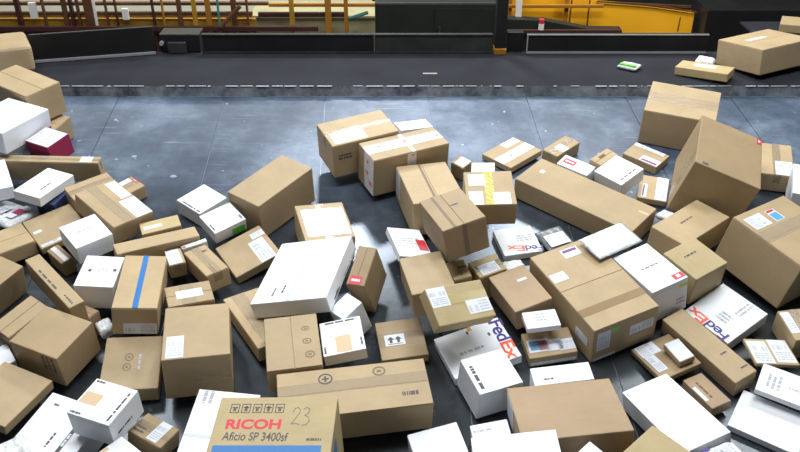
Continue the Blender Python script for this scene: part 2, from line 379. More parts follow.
# ------------------------------------------------------------------ parcels
TABLE = '''L1 -3.0615 6.2018 1.2286 0.9713 -0.0429 0.0088 0.2336 0.3634 0.5499 0.2056
L2 -2.5338 5.2719 1.2598 0.9550 0.0415 0.0165 -0.2931 0.4675 0.2631 0.2223
L3 -2.4870 4.8353 1.2701 0.9791 0.0182 0.0363 -0.1993 0.3261 0.3887 0.1437
L4 -2.4227 5.1822 1.0705 0.9863 0.0706 0.0409 -0.1437 0.2870 0.2250 0.1616
L5 -2.2132 4.7775 1.1551 0.9673 0.0742 -0.0072 -0.2426 0.2002 0.1761 0.1377
L6 -2.1774 4.6280 1.0747 0.9954 0.0924 -0.0018 -0.0242 0.6626 0.0672 0.1471
L7 -2.4404 4.3839 1.1348 0.9669 0.0476 0.0108 0.2504 0.2121 0.3331 0.0808
L8 -2.0977 4.3167 1.1465 0.9834 0.0188 0.0389 -0.1762 0.1863 0.2953 0.0598
L9 -2.0553 4.3235 0.9674 0.9854 0.0703 0.0190 -0.1541 0.1297 0.1589 0.1633
L10 -2.3070 4.2139 1.0153 0.9644 -0.0175 -0.0067 -0.2638 0.3172 0.2204 0.0649
L11 -1.9626 4.0647 1.0246 0.9006 0.0703 0.0347 -0.4276 0.2953 0.2805 0.0411
L12 -1.6336 4.1018 1.0793 0.9297 0.0216 0.0834 -0.3580 0.3928 0.2532 0.1195
L13 -1.6905 4.5120 0.9873 0.9273 0.0633 0.0114 -0.3687 0.1512 0.1913 0.0852
L14 -1.8236 4.3334 1.0534 0.8990 0.0542 0.0203 -0.4341 0.1576 0.2671 0.1304
L15 -1.6999 3.8332 1.0673 0.9078 0.0525 0.0567 -0.4122 0.2167 0.2042 0.1110
L16 -1.8704 3.8543 0.9176 0.9270 0.0949 0.0269 -0.3618 0.1545 0.0734 0.1018
L17 -1.5577 3.5385 0.9703 0.9981 0.0053 0.0529 0.0321 0.1927 0.2705 0.1361
L18 -1.7312 3.4249 1.0135 0.9176 0.0414 0.0227 -0.3948 0.5017 0.0785 0.1229
L19 -2.1321 3.5496 0.8938 0.9754 0.0568 0.0937 -0.1912 0.1484 0.2903 0.1889
L19b -1.8303 3.2633 0.8654 0.9452 0.1216 0.0187 -0.3024 0.1370 0.2311 0.2005
L20 -2.2165 3.9047 0.9656 0.9405 0.0415 -0.0077 0.3371 0.3076 0.2182 0.0913
L21 -1.6391 3.1125 0.8785 0.9775 0.0732 0.0197 -0.1967 0.2757 0.2525 0.1935
L22 -1.7709 2.7968 0.9020 0.9810 0.0348 0.0613 -0.1808 0.2691 0.3016 0.0531
L23 -1.8787 3.0621 0.8242 0.8954 0.0453 0.0259 -0.4423 0.1413 0.0780 0.1307
L24 -1.4761 2.6103 0.7879 0.9813 0.0818 0.0228 -0.1730 0.2925 0.3455 0.1296
L25 -1.2480 2.6247 0.9385 0.9821 0.0466 -0.0036 -0.1823 0.2122 0.2036 0.1323
L26 -1.6015 2.4557 0.9050 0.8925 0.0422 0.0278 -0.4481 0.1228 0.1325 0.0680
L27 -1.1443 2.4228 0.8515 0.9437 0.0151 0.0149 -0.3301 0.1482 0.1272 0.1128
L28 -1.0820 2.6259 0.7971 0.9718 -0.0122 0.0896 -0.2179 0.1744 0.1323 0.0975
L29 -1.2770 3.0446 0.8422 0.9934 0.0733 0.0459 0.0753 0.2650 0.3292 0.0861
L30 -0.9570 3.0734 0.8564 0.9954 -0.0074 0.0126 0.0947 0.3033 0.4001 0.2269
L31 -1.3238 3.4351 0.9585 0.9958 -0.0114 0.0572 0.0701 0.2134 0.4773 0.1548
L32 -1.4658 3.2902 0.8962 0.8823 0.0798 0.0127 -0.4637 0.0941 0.0776 0.0822
L33 -1.5689 3.3430 0.8589 0.9672 0.0243 0.0050 -0.2527 0.1028 0.0755 0.1384
L34 -1.3362 3.8416 0.9307 0.9675 0.0361 0.0284 0.2488 0.4465 0.0993 0.1801
L35 -1.3381 3.9750 1.0959 0.9787 0.0554 -0.0175 0.1968 0.2153 0.1081 0.0283
L36a -1.1966 4.3733 0.9765 0.9433 0.0592 0.0518 -0.3225 0.2014 0.2152 0.0971
L36b -1.0163 4.1008 1.0254 0.9003 0.0930 0.0706 -0.4194 0.1765 0.2020 0.0799
L37 -0.7600 4.3638 0.9763 0.9483 0.0680 0.0150 -0.3097 0.2484 0.4640 0.2432
L38 -0.8392 3.9002 0.9521 0.8684 0.1466 0.0112 -0.4735 0.2755 0.2803 0.0567
L39 -1.0338 3.7145 0.9501 0.8915 0.0201 -0.0230 -0.4521 0.2942 0.1294 0.1082
L40 -1.2188 3.7636 0.9624 0.9735 0.0808 0.0126 0.2134 0.0907 0.1274 0.0921
L40b -1.1309 3.8649 1.0092 0.9656 0.0555 -0.0220 0.2530 0.1408 0.0293 0.0606
L41 -1.0768 3.4328 0.8764 0.9831 0.0293 0.0236 0.1792 0.2295 0.1645 0.1680
L42 -0.7173 3.3529 0.8706 0.8760 0.0145 0.0212 -0.4816 0.4427 0.1969 0.0842
L43 -0.4796 3.5514 1.0211 0.9877 0.0127 -0.1243 -0.0942 0.4084 0.5330 0.0908
L44 -0.4403 4.0496 0.9504 0.9894 0.0347 0.0347 0.1370 0.2823 0.3565 0.1565
L45 -0.1454 3.5971 0.9265 0.9635 0.2141 -0.0626 -0.1478 0.0979 0.2328 0.2682
L46 -0.2226 3.3406 0.8758 0.9074 0.1591 -0.0629 -0.3839 0.1107 0.1301 0.1975
L47 -0.2666 3.0966 0.9765 0.9939 0.0455 -0.0590 0.0819 0.1990 0.2284 0.0633
L48 -0.4965 3.0227 0.9355 0.9946 0.0601 -0.0041 0.0845 0.2504 0.3390 0.1396
L49 -0.2047 2.7768 0.8437 0.9928 0.0909 0.0025 0.0786 0.6643 0.2529 0.1819
L50 0.0075 3.2509 0.8506 0.9946 0.0638 -0.0206 0.0787 0.2310 0.2591 0.0508
L51 -0.4667 2.2643 0.9328 0.9993 0.0259 -0.0186 -0.0172 0.4604 0.3924 0.3066
L52 -0.7812 2.5996 0.7844 0.9977 0.0478 0.0322 -0.0361 0.2749 0.4048 0.1639
M1 -0.2659 4.8432 1.1013 0.8370 0.0514 0.0254 -0.5442 0.2957 0.4455 0.2324
M2 0.0173 4.6847 1.0406 0.8498 0.0322 0.0383 -0.5248 0.2246 0.5178 0.2576
M3 0.0688 4.9154 1.0436 0.9786 0.0123 0.0316 0.2030 0.2221 0.1212 0.2665
M4 0.1751 4.3380 0.9846 0.9935 0.0182 0.0027 0.1125 0.3109 0.4486 0.2168
M5 0.2986 3.7256 1.1802 0.8161 0.0712 -0.0521 -0.5712 0.3259 0.2381 0.1946
M6 0.4977 4.0587 1.1834 0.9946 0.1025 -0.0128 0.0063 0.2721 0.2871 0.1450
M7 0.5204 4.5458 0.9937 0.9974 0.0439 -0.0308 -0.0473 0.1459 0.1185 0.2028
M8 0.3968 4.7744 1.0196 0.9255 0.1018 0.0245 -0.3639 0.1004 0.0972 0.1047
M9 0.7447 4.9701 1.0460 0.9099 0.0517 -0.0084 -0.4116 0.2564 0.3053 0.0425
M10 1.0677 4.9927 1.0400 0.9191 0.0611 0.0283 -0.3882 0.1203 0.2494 0.0864
M11 1.1010 4.3693 0.9752 0.9323 0.0643 0.0189 -0.3554 0.8008 0.2908 0.1420
M12 1.0983 4.6570 1.0538 0.9477 0.0692 0.0385 -0.3091 0.2110 0.1209 0.1037
M13 1.2794 4.7300 1.0188 0.9072 0.0971 0.0482 -0.4066 0.0862 0.1739 0.1736
M14 1.3559 4.5576 1.0868 0.8921 0.1211 -0.0284 -0.4343 0.2133 0.2057 0.0904
M15 1.6188 4.9269 1.0343 0.9307 0.0682 0.0211 -0.3587 0.2460 0.1769 0.0597
M16 1.5857 4.5765 0.9919 0.9855 0.0527 0.0059 -0.1611 0.1777 0.2646 0.0398
M17 1.5515 4.1660 1.0415 0.9150 -0.0146 -0.0279 -0.4023 0.1001 0.0897 0.0481
M18 1.1107 3.7152 1.1655 0.8627 0.0775 0.0590 -0.4963 0.1729 0.3020 0.0292
M19 1.3014 3.5362 0.9392 0.8335 0.0839 -0.0337 -0.5450 0.3259 0.2149 0.2081
M20 1.5237 3.6136 0.9766 0.8697 0.0896 0.0401 -0.4837 0.2279 0.2272 0.1866
M21 1.6044 3.9718 0.9744 0.9084 0.0277 0.0427 -0.4151 0.2166 0.4451 0.1778
M22 1.8478 4.4620 1.0360 0.9738 0.0637 0.1389 -0.1686 0.3875 0.5865 0.3553
M23 1.9168 5.2804 1.0806 0.9793 0.0806 0.0076 -0.1856 0.4617 0.4015 0.2585
M24 2.4061 4.7659 1.0189 0.9865 0.0542 -0.0192 -0.1534 0.1951 0.3765 0.1237
M25 2.4019 4.3863 1.0033 0.9812 0.0530 -0.0045 -0.1857 0.1172 0.3319 0.1974
M26 2.0172 3.7710 0.9524 0.8845 0.0278 0.1016 -0.4546 0.4313 0.4657 0.2932
M27 1.6602 3.3989 0.8849 0.8773 0.1157 0.0014 -0.4658 0.2768 0.2968 0.0723
M28 0.3807 3.1723 0.8593 0.8105 0.0980 0.0020 -0.5775 0.2761 0.3468 0.0519
M29 0.4068 2.9178 0.8236 0.8237 0.0553 0.0644 -0.5606 0.2115 0.2155 0.1766
M30 0.4046 2.6232 0.7863 0.9938 0.0667 -0.0641 0.0623 0.1647 0.0969 0.1191
M30b 0.4692 2.3204 0.9469 0.9977 0.0373 -0.0533 0.0170 0.3397 0.2084 0.1294
M31 0.1678 2.5612 0.7779 0.9891 0.0560 -0.0460 0.1278 0.2233 0.1642 0.1175
M32 0.7592 2.3990 0.9037 0.9123 0.0764 0.0443 -0.3999 0.0700 0.0835 0.1107
M33 0.7244 2.6260 0.8848 0.9982 -0.0334 -0.0301 0.0390 0.4635 0.3467 0.1262
M34 0.7449 2.8870 0.8155 0.9969 0.0541 -0.0416 0.0385 0.2696 0.1055 0.1872
M35 0.7375 3.2071 0.8516 0.9956 0.0538 -0.0493 0.0587 0.2407 0.1735 0.0598
M36 0.6908 3.2438 0.9938 0.9963 0.0568 -0.0233 0.0607 0.1680 0.1150 0.0313
M37 0.6258 3.4703 0.9378 0.8193 0.0830 -0.0308 -0.5665 0.3042 0.2078 0.1223
M38 0.9834 3.4796 0.8869 0.8332 0.0800 0.0135 -0.5469 0.5942 0.3723 0.2238
M39 0.8942 4.0819 0.9447 0.8229 0.0807 0.0230 -0.5620 0.1790 0.1739 0.0399
M40 0.6762 4.0477 0.9350 0.9935 0.0584 -0.0119 0.0965 0.2268 0.2384 0.0398
M41 0.6258 3.8036 0.9121 0.9868 0.0304 0.0274 0.1567 0.1218 0.0898 0.0758
M42 0.4638 3.6684 0.8977 0.9734 0.0794 -0.0264 0.2134 0.1632 0.1319 0.1746
M43 0.3214 3.6369 0.8916 0.9894 0.0623 -0.0446 0.1236 0.0998 0.1440 0.1741
M44 0.0453 3.9220 0.9968 0.9832 0.0084 0.1241 0.1336 0.1973 0.2879 0.0411
M45 0.1464 3.4319 1.0348 0.9938 0.0022 -0.0529 0.0976 0.2186 0.3275 0.1380
M46 0.2603 3.1804 1.1238 0.9431 0.2277 0.1200 0.2105 0.3113 0.1995 0.0750
M48 1.2922 3.1264 0.8568 0.8290 0.0564 -0.0461 -0.5545 0.2458 0.2259 0.0304
M49 1.3434 3.1100 0.9061 0.8154 0.1033 -0.0222 -0.5691 0.1339 0.0851 0.0351
M50 1.5015 3.1633 0.8464 0.8515 0.1069 -0.0119 -0.5131 0.4864 0.1322 0.1004
M51 1.9726 3.2660 0.8571 0.9948 0.0832 -0.0313 0.0497 0.1429 0.1996 0.1357
M52 1.7906 3.1222 0.8971 0.9996 0.0113 0.0242 0.0000 0.2121 0.1832 0.0206
M53 1.7821 2.8830 0.8821 0.9614 0.0694 0.0115 -0.2660 0.2608 0.1808 0.0293
M54 1.6620 2.7492 0.7915 0.9542 0.0565 0.0117 -0.2936 0.3034 0.2462 0.0348
M55 1.4230 2.9001 0.8188 0.8310 0.0526 -0.0263 -0.5531 0.2039 0.1067 0.0559
M56 1.2157 2.6877 0.8396 0.8187 0.0449 -0.0840 -0.5663 0.4393 0.2378 0.1029
M57 1.0284 2.3919 0.8460 0.9101 0.0543 0.0189 -0.4104 0.1957 0.2213 0.1660
M58 1.3192 2.4303 0.9009 0.8449 0.0274 0.0209 -0.5338 0.1029 0.1680 0.0677
N1 2.8567 6.2691 1.2267 0.8525 -0.0233 -0.0495 -0.5199 0.4330 0.5472 0.1950
N2 3.5144 7.2080 1.2059 0.9745 -0.0044 -0.0206 -0.2234 0.2751 0.2684 0.0719
N3 2.3312 6.0582 1.2127 0.9544 -0.0158 -0.0248 -0.2970 0.3963 0.1899 0.0635
N3b 2.3865 6.2263 1.2005 0.9664 -0.0013 -0.0025 -0.2571 0.1431 0.1279 0.1075
N4 1.8008 6.2286 1.2013 0.9503 -0.0043 -0.0052 -0.3113 0.1571 0.1268 0.0433
'''
STYLE = '''L1 A n large rounded tan carton riding the dark belt at its left end
L2 A x pale tan carton with a creased lid, topmost of the left heap below the belt
L3 W - white carton with a red printed mark, in front of the pale creased tan carton
L4 A - small tan carton mostly hidden under the pale creased carton of the left heap
L5 M - small crimson box with a white label covering its whole top
L6 A - long flat tan carton lying below the small crimson box
L7 W - white carton on the left edge above the red striped white mailer
L8 W - plain white shoe-box sized carton in front of the long flat tan carton
L9 K - small dark blue box almost hidden under a white shoe-box sized carton
L10 P - white mailer with a red stripe lying on the left heap
L11 A - flat tan carton with a white label, behind the white carton with grey text lines
L12 A - wide tan carton with two white labels and a band of clear tape
L13 A - small tan carton with a red marked label behind the two-label wide carton
L14 A - pale tan carton wedged behind the wide two-label taped carton
L15 W - white cube carton with faint grey text lines on its top
L16 B - small dark brown carton with one white strip across its top
L17 W - white carton with a grey oval and two dots on top
L18 A n long narrow tan carton with a row of black print on its top
L19 B n brown carton in shade on the left edge beside the long narrow carton with black print
L19b A - tan carton tucked behind the large plain cube carton at left
L20 A - flat tan carton with nothing on it at the left edge of the heap
L21 B n large plain brown cube carton beside the flat carton with two round symbols
L22 A n flat pale tan carton cut by the left edge, below the large plain brown cube
L23 W - small white carton peeking out behind the large plain brown cube
L24 W - white carton with a big black logo strip on its top
L25 W - white carton with tan patch and black edge print, resting on the logo strip carton
L26 P - crumpled small white mailer at the lower left corner
L27 W - small white carton with a tan patch, cut by the bottom edge
L28 B - brown carton with white label and black diagonal print near the bottom edge
L29 A n flat tan carton with two printed round symbols on top
L30 A n tall tan cube carton with a white barcode label on its near left corner
L31 A - tan carton with a bright blue tape stripe along its top
L32 P - tiny white mailer stuck between the blue taped carton and the plain brown cube
L33 D - reddish brown box hidden under the end of the long narrow printed carton
L34 A n long narrow tan carton without print behind the blue taped carton
L35 C n small flat tan carton with a white label lying beside the green stickered white carton
L36a W - white carton with a dotted text line, touching the carton with a green sticker
L36b W - white carton with a bright green sticker on its side
L37 A n long plain tan carton leaning on the steel, behind the green stickered white carton
L38 A n flat tan carton with a big white label on its right half
L39 A - tan carton with small dark print, beside the flat carton with the big white label
L40 A - small tan carton with a white label covering its top, behind the printed tan carton
L40b W - thin pinkish white box lying behind the tan carton with small dark print
L41 A - small tan carton with a white label and vertical tape in its middle
L42 A - tan carton under crumpled clear tape, below the large white tilted carton
L43 W - large white tilted carton with a lid seam and a black emblem on its side
L44 A - tan carton with a shiny glaring white label beside bare steel
L45 B - narrow upright brown carton with a red sticker beside the large white tilted carton
L46 W - small white carton peeking out under the emblem end of the large white carton
L47 W - small white carton with a tan square and short black edge marks
L48 A y tan carton with a column of three small printed symbols
L49 A x wide tan carton with a round printed stamp, right behind the printer box
L50 A - small tan carton with a black double arrow sticker
L51 C - printer box with red and black lettering and a blue band
L52 W - flat white carton behind the lettered printer box
M1 A - tan carton with a glossy white label, farthest up the steel in the middle
M2 A - tan carton wrapped in white printed tape with red marks
M3 W - white box top peeking out behind the white taped carton
M4 A y tan carton with a thin glint along its seam, in front of the white taped carton
M5 B x brown carton with a blue smudge on its lid and a taped seam
M6 A - tan carton with a yellow tape band and three white labels
M7 C - small carton with a label covering its top behind the yellow taped carton
M8 B - tiny brown carton with a white label beside the white taped carton
M9 A - flat tan carton with white printed tape and one red dot, high on the steel
M10 A - small tan carton with a small white label behind the long tan carton
M11 A n very long plain tan carton lying diagonally
M12 W - flat white box with a red logo behind the very long carton
M13 A - small tan carton with a brown mark behind the white carton with grey text
M14 W - white carton with grey text beside the very long tan carton
M15 A n small tan carton with wide white label and purple tag below the tilted back carton
M16 A - small tan carton with a red tag and white label touching the large tilted carton
M17 P - tiny white mailer lying on the end of the very long carton
M18 P - crinkled white bubble mailer with uneven surface beside the red labelled white carton
M19 W - white carton with a red label and yellow sticker
M20 C n small tan carton with black scribbled print beside the red labelled white carton
M21 A n tan carton with scuffed top below the large tilted carton
M22 B n large tilted brown carton with a dark hole mark, leaning to the right
M23 A - big tan carton with a taped pale lid, tilted behind the large brown one
M24 A - tan carton with a low white label standing right of the large tilted brown carton
M25 W - pale white box cut by the right edge behind the largest right carton
M26 A y large tan carton at the right edge with a white and a blue label
M27 W - flat white courier box with purple and orange lettering beside a long narrow tan carton
M28 W - flat white courier box with purple and orange lettering under a plain white carton
M29 W - plain white carton with a black text line, lying on the lettered courier box
M30 W - small white box behind the white sheet-like carton at the bottom
M30b W - wide plain white carton cut by the bottom edge in front of the big brown one
M31 W - plain white carton standing alone at the bottom edge on bare steel
M32 W - white carton corner poking up below the big reddish brown carton
M33 D n big plain reddish brown carton with nothing on its top, at the bottom
M34 W - white box top directly behind the big plain reddish brown carton
M35 A - tan carton with blue, red and white labels in a row
M36 W - small white carton with faint grey lines beside the large taped carton
M37 D n smooth reddish tan carton with a small glint, left of the large taped carton
M38 A y large tan carton with a brown tape band and a green mark on its side
M39 Q - dark grey mailer with a white label pouch
M40 W - flat white courier envelope with purple and orange lettering upside down
M41 P - tiny white mailer in front of the lettered courier envelope
M42 C - small tan carton with a tilted white label left of the smooth reddish carton
M43 C - tiny tan carton with a printed mark beside the brown carton with blue smudge
M44 W - thin white box with a red corner mark under the brown carton with blue smudge
M45 A n plain tan carton behind the olive taped carton with two labels
M46 C - yellowish carton with an olive tape band and two white labels
M48 B n flat brown carton with two labels and a small white box on it
M49 D - small reddish box with a blank white label, lying on the flat brown carton
M50 A n long narrow tan carton beside the lettered courier box, without labels
M51 A - tan carton with one white label at the right edge
M52 C - flat tan carton with two white labels side by side, near the right edge
M53 W - white carton with grey text lines at the right edge
M54 W - long plain white carton filling the lower right corner
M55 D - small reddish tan carton with white sticker under the long narrow carton
M56 W - wide plain white carton lying diagonally beside the small reddish tan carton
M57 C n tan carton corner without print poking up at the bottom edge
M58 P - white mailer with a purple corner at the bottom edge
N1 A - largest tan carton riding the dark belt at right
N2 A - tan carton on the far side of the belt, behind the largest belt carton
N3 C - flat tan parcel with a white label, in front of the largest belt carton
N3b P - small white mailer on the belt just behind the flat tan parcel
N4 P - tiny green and white mailer alone on the dark belt'''
DEC = {
 'L3':[["red", "R", 0.301, 0.007, 0.385, 0.025]],
 'L5':[["ship", "T", 0.004, 0.004, 0.196, 0.172]],
 'L6':[["plain", "T", 0.543, 0.008, 0.618, 0.063],["gray", "T", 0.299, 0.042, 0.332, 0.063]],
 'L8':[["marks", "T", 0.12, 0.073, 0.138, 0.167]],
 'L10':[["redstripe", "T", 0.217, 0.056, 0.276, 0.204],["ship", "T", 0.087, 0.063, 0.176, 0.147]],
 'L11':[["ship", "T", 0.263, 0.01, 0.286, 0.127],["plain", "T", 0.128, 0.015, 0.151, 0.061]],
 'L12':[["ship", "T", 0.016, 0.178, 0.19, 0.244],["ship", "T", 0.206, 0.148, 0.389, 0.248],["clear", "T", 0.002, 0.072, 0.391, 0.132]],
 'L13':[["ship", "T", 0.004, 0.089, 0.047, 0.164],["red", "T", 0.026, 0.169, 0.083, 0.187]],
 'L15':[["lines", "T", 0.088, 0.055, 0.106, 0.157]],
 'L16':[["white", "T", 0.003, 0.022, 0.152, 0.05]],
 'L17':[["marks", "T", 0.039, 0.125, 0.056, 0.147],["marks", "T", 0.161, 0.135, 0.178, 0.158],["oval", "T", 0.086, 0.121, 0.134, 0.17]],
 'L18':[["ink", "T", 0.118, 0.01, 0.338, 0.028],["ink", "T", 0.394, 0.021, 0.484, 0.035]],
 'L21':[["ink", "F", 0.176, 0.08, 0.254, 0.183]],
 'L24':[["logo", "T", 0.205, 0.09, 0.223, 0.219],["ink", "T", 0.141, 0.093, 0.159, 0.173],["ink", "T", 0.047, 0.284, 0.076, 0.304]],
 'L25':[["tan", "T", 0.009, 0.068, 0.094, 0.13],["ink", "T", 0.006, 0.182, 0.059, 0.2],["ink", "T", 0.006, 0.004, 0.064, 0.022],["ink", "T", 0.182, 0.014, 0.2, 0.182],["ink", "R", 0.029, 0.039, 0.134, 0.057]],
 'L27':[["tan", "T", 0.004, 0.021, 0.022, 0.053]],
 'L28':[["ship", "T", 0.087, 0.011, 0.139, 0.128],["ink", "T", 0.009, 0.018, 0.063, 0.061]],
 'L29':[["oval", "T", 0.098, 0.172, 0.138, 0.221],["oval", "T", 0.093, 0.11, 0.132, 0.159],["lines", "T", 0.156, 0.114, 0.18, 0.219]],
 'L30':[["ship", "T", 0.018, 0.007, 0.096, 0.166],["clear", "F", 0.131, 0.09, 0.296, 0.111]],
 'L31':[["blue", "T", 0.095, 0.002, 0.122, 0.475],["ship", "F", 0.052, 0.004, 0.209, 0.065]],
 'L35':[["ship", "T", 0.016, 0.032, 0.118, 0.064]],
 'L36a':[["ink", "T", 0.03, 0.004, 0.197, 0.023]],
 'L36b':[["green", "R", 0.109, 0.004, 0.188, 0.05],["ink", "T", 0.098, 0.004, 0.159, 0.022],["ink", "T", 0.123, 0.177, 0.16, 0.195]],
 'L38':[["ship", "T", 0.093, 0.162, 0.272, 0.252],["ship", "T", 0.037, 0.199, 0.082, 0.276]],
 'L39':[["ink", "T", 0.046, 0.079, 0.076, 0.112]],
 'L40':[["ship", "T", 0.004, 0.007, 0.075, 0.123]],
 'L40b':[["red", "T", 0.004, 0.004, 0.022, 0.022]],
 'L41':[["ship", "T", 0.05, 0.05, 0.181, 0.114],["clear", "T", 0.07, 0.002, 0.144, 0.162]],
 'L42':[["clear", "T", 0.002, 0.042, 0.441, 0.117]],
 'L43':[["ink", "T", 0.096, 0.048, 0.112, 0.125],["ink", "T", 0.143, 0.066, 0.161, 0.136],["logo", "R", 0.036, 0.01, 0.224, 0.028],["lines", "R", 0.268, 0.004, 0.529, 0.022],["crease", "T", 0.19, 0.002, 0.212, 0.531]],
 'L44':[["shiny", "T", 0.025, 0.037, 0.266, 0.303]],
 'L45':[["red", "T", 0.012, 0.004, 0.075, 0.055]],
 'L47':[["tan", "T", 0.065, 0.008, 0.138, 0.117],["ink", "T", 0.017, 0.204, 0.185, 0.224],["ink", "T", 0.004, 0.011, 0.021, 0.06],["ink", "T", 0.177, 0.027, 0.195, 0.085]],
 'L48':[["oval", "T", 0.172, 0.23, 0.209, 0.258],["oval", "T", 0.171, 0.143, 0.213, 0.179],["oval", "T", 0.176, 0.055, 0.222, 0.097]],
 'L49':[["stamp", "T", 0.181, 0.166, 0.245, 0.225],["ink", "T", 0.531, 0.05, 0.611, 0.087],["oval", "T", 0.424, 0.181, 0.483, 0.233],["clear", "T", 0.002, 0.12, 0.662, 0.181]],
 'L50':[["arrows", "T", 0.033, 0.087, 0.132, 0.161],["clear", "T", 0.002, 0.083, 0.229, 0.172]],
 'L51':[["bluefill", "T", 0.019, 0.004, 0.423, 0.148],["text", "T", "RICOH", "red", 0.047, 0.23, 0.257, 0.23, 0.044, 0.275],["text", "T", "Aficio SP 3400sf", "ink", 0.046, 0.174, 0.292, 0.169, 0.045, 0.214],["hand", "T", 0.293, 0.242, 0.368, 0.339],["icons", "T", 0.046, 0.309, 0.265, 0.355],["ink", "T", 0.359, 0.167, 0.42, 0.186],["bluefill", "R", 0.004, 0.004, 0.24, 0.247]],
 'L52':[["lines", "T", 0.023, 0.323, 0.079, 0.4],["crease", "T", 0.002, 0.141, 0.273, 0.159]],
 'M1':[["ship", "T", 0.147, 0.028, 0.277, 0.241],["ink", "R", 0.031, 0.122, 0.127, 0.165]],
 'M2':[["fragile", "T", 0.055, 0.002, 0.146, 0.516],["fragile", "T", 0.002, 0.262, 0.223, 0.286],["fragile", "F", 0.091, 0.002, 0.223, 0.256],["fragile", "R", 0.228, 0.162, 0.288, 0.25]],
 'M4':[["plain", "L", 0.004, 0.04, 0.116, 0.213],["crease", "T", 0.132, 0.002, 0.147, 0.447]],
 'M5':[["smudge", "T", 0.123, 0.12, 0.143, 0.176],["crease", "R", 0.105, 0.002, 0.129, 0.193],["crease", "T", 0.002, 0.062, 0.324, 0.077]],
 'M6':[["yellow", "T", 0.107, 0.002, 0.16, 0.285],["ship", "T", 0.023, 0.164, 0.115, 0.262],["ship", "T", 0.017, 0.004, 0.094, 0.115],["ship", "T", 0.149, 0.004, 0.243, 0.103]],
 'M7':[["ship", "T", 0.004, 0.007, 0.142, 0.112]],
 'M8':[["ship", "T", 0.019, 0.009, 0.093, 0.093]],
 'M9':[["fragile", "T", 0.108, 0.002, 0.195, 0.303],["ship", "T", 0.006, 0.166, 0.072, 0.295]],
 'M10':[["ship", "T", 0.039, 0.072, 0.116, 0.137]],
 'M11':[["plain", "T", 0.074, 0.153, 0.101, 0.185],["tan", "T", 0.732, 0.193, 0.797, 0.211]],
 'M12':[["red", "T", 0.019, 0.037, 0.098, 0.089]],
 'M13':[["brown", "T", 0.022, 0.055, 0.045, 0.109]],
 'M14':[["ink", "T", 0.169, 0.024, 0.187, 0.177],["lines", "T", 0.004, 0.004, 0.043, 0.022]],
 'M15':[["purpletag", "T", 0.114, 0.005, 0.242, 0.071],["ship", "T", 0.005, 0.138, 0.219, 0.173]],
 'M16':[["purpletag", "T", 0.023, 0.013, 0.053, 0.163],["ship", "T", 0.104, 0.004, 0.174, 0.261]],
 'M19':[["ink", "T", 0.152, 0.055, 0.166, 0.191],["red", "T", 0.272, 0.151, 0.312, 0.211],["yellowtag", "R", 0.158, 0.159, 0.211, 0.178],["lines", "R", 0.145, 0.05, 0.203, 0.097]],
 'M20':[["ink", "T", 0.071, 0.062, 0.091, 0.154]],
 'M21':[["scuff", "T", 0.074, 0.149, 0.092, 0.272]],
 'M22':[["ink", "T", 0.04, 0.004, 0.08, 0.043],["red", "T", 0.354, 0.507, 0.38, 0.582],["clear", "L", 0.396, 0.002, 0.486, 0.353]],
 'M23':[["clear", "T", 0.002, 0.143, 0.46, 0.258]],
 'M24':[["ship", "T", 0.087, 0.004, 0.188, 0.164]],
 'M26':[["ship", "T", 0.04, 0.032, 0.133, 0.172],["expresstag", "T", 0.049, 0.21, 0.135, 0.285],["clear", "T", 0.149, 0.002, 0.232, 0.464]],
 'M27':[["text", "T", "Fed", "purple", 0.251, 0.043, 0.122, 0.051, 0.255, -0.009],["text", "T", "Ex", "orange", 0.117, 0.051, 0.006, 0.058, 0.118, -0.002],["lines", "T", 0.12, 0.085, 0.188, 0.151],["lines", "T", 0.164, 0.172, 0.209, 0.283]],
 'M28':[["text", "T", "Fed", "purple", 0.014, 0.289, 0.154, 0.285, 0.016, 0.356],["text", "T", "Ex", "orange", 0.16, 0.284, 0.278, 0.279, 0.156, 0.348],["orangetag", "T", 0.004, 0.161, 0.044, 0.194],["lines", "T", 0.132, 0.071, 0.16, 0.214],["ink", "T", 0.074, 0.25, 0.097, 0.272]],
 'M29':[["ink", "T", 0.045, 0.013, 0.192, 0.043]],
 'M30':[["lines", "T", 0.004, 0.051, 0.094, 0.069]],
 'M33':[["plain", "L", 0.024, 0.004, 0.151, 0.122]],
 'M34':[["ink", "T", 0.046, 0.022, 0.093, 0.04]],
 'M35':[["plain", "T", 0.012, 0.034, 0.117, 0.118],["bluemark", "T", 0.022, 0.047, 0.071, 0.112],["redmark", "T", 0.065, 0.043, 0.109, 0.104],["ship", "T", 0.1, 0.03, 0.18, 0.104],["ship", "T", 0.16, 0.023, 0.237, 0.095],["ship", "F", 0.008, 0.009, 0.229, 0.027]],
 'M36':[["lines", "T", 0.048, 0.04, 0.11, 0.101]],
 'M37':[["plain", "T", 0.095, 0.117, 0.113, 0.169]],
 'M38':[["ship", "T", 0.169, 0.011, 0.232, 0.095],["purpletag", "T", 0.031, 0.16, 0.098, 0.258],["brown", "T", 0.446, 0.002, 0.495, 0.37],["ship", "F", 0.449, 0.077, 0.55, 0.131],["ship", "R", 0.024, 0.069, 0.099, 0.193],["ship", "R", 0.213, 0.097, 0.351, 0.159],["plain", "R", 0.013, 0.004, 0.139, 0.022],["greenmark", "R", 0.105, 0.165, 0.144, 0.195]],
 'M39':[["ship", "T", 0.066, 0.025, 0.167, 0.15]],
 'M40':[["text", "T", "Fed", "purple", 0.238, 0.049, 0.139, 0.065, 0.225, 0.003],["text", "T", "Ex", "orange", 0.136, 0.066, 0.034, 0.084, 0.123, 0.02],["lines", "T", 0.108, 0.105, 0.215, 0.166]],
 'M42':[["ship", "T", 0.026, 0.011, 0.133, 0.086]],
 'M43':[["ink", "T", 0.046, 0.075, 0.096, 0.097]],
 'M44':[["lines", "T", 0.005, 0.093, 0.163, 0.196],["redmark", "T", 0.138, 0.069, 0.193, 0.174]],
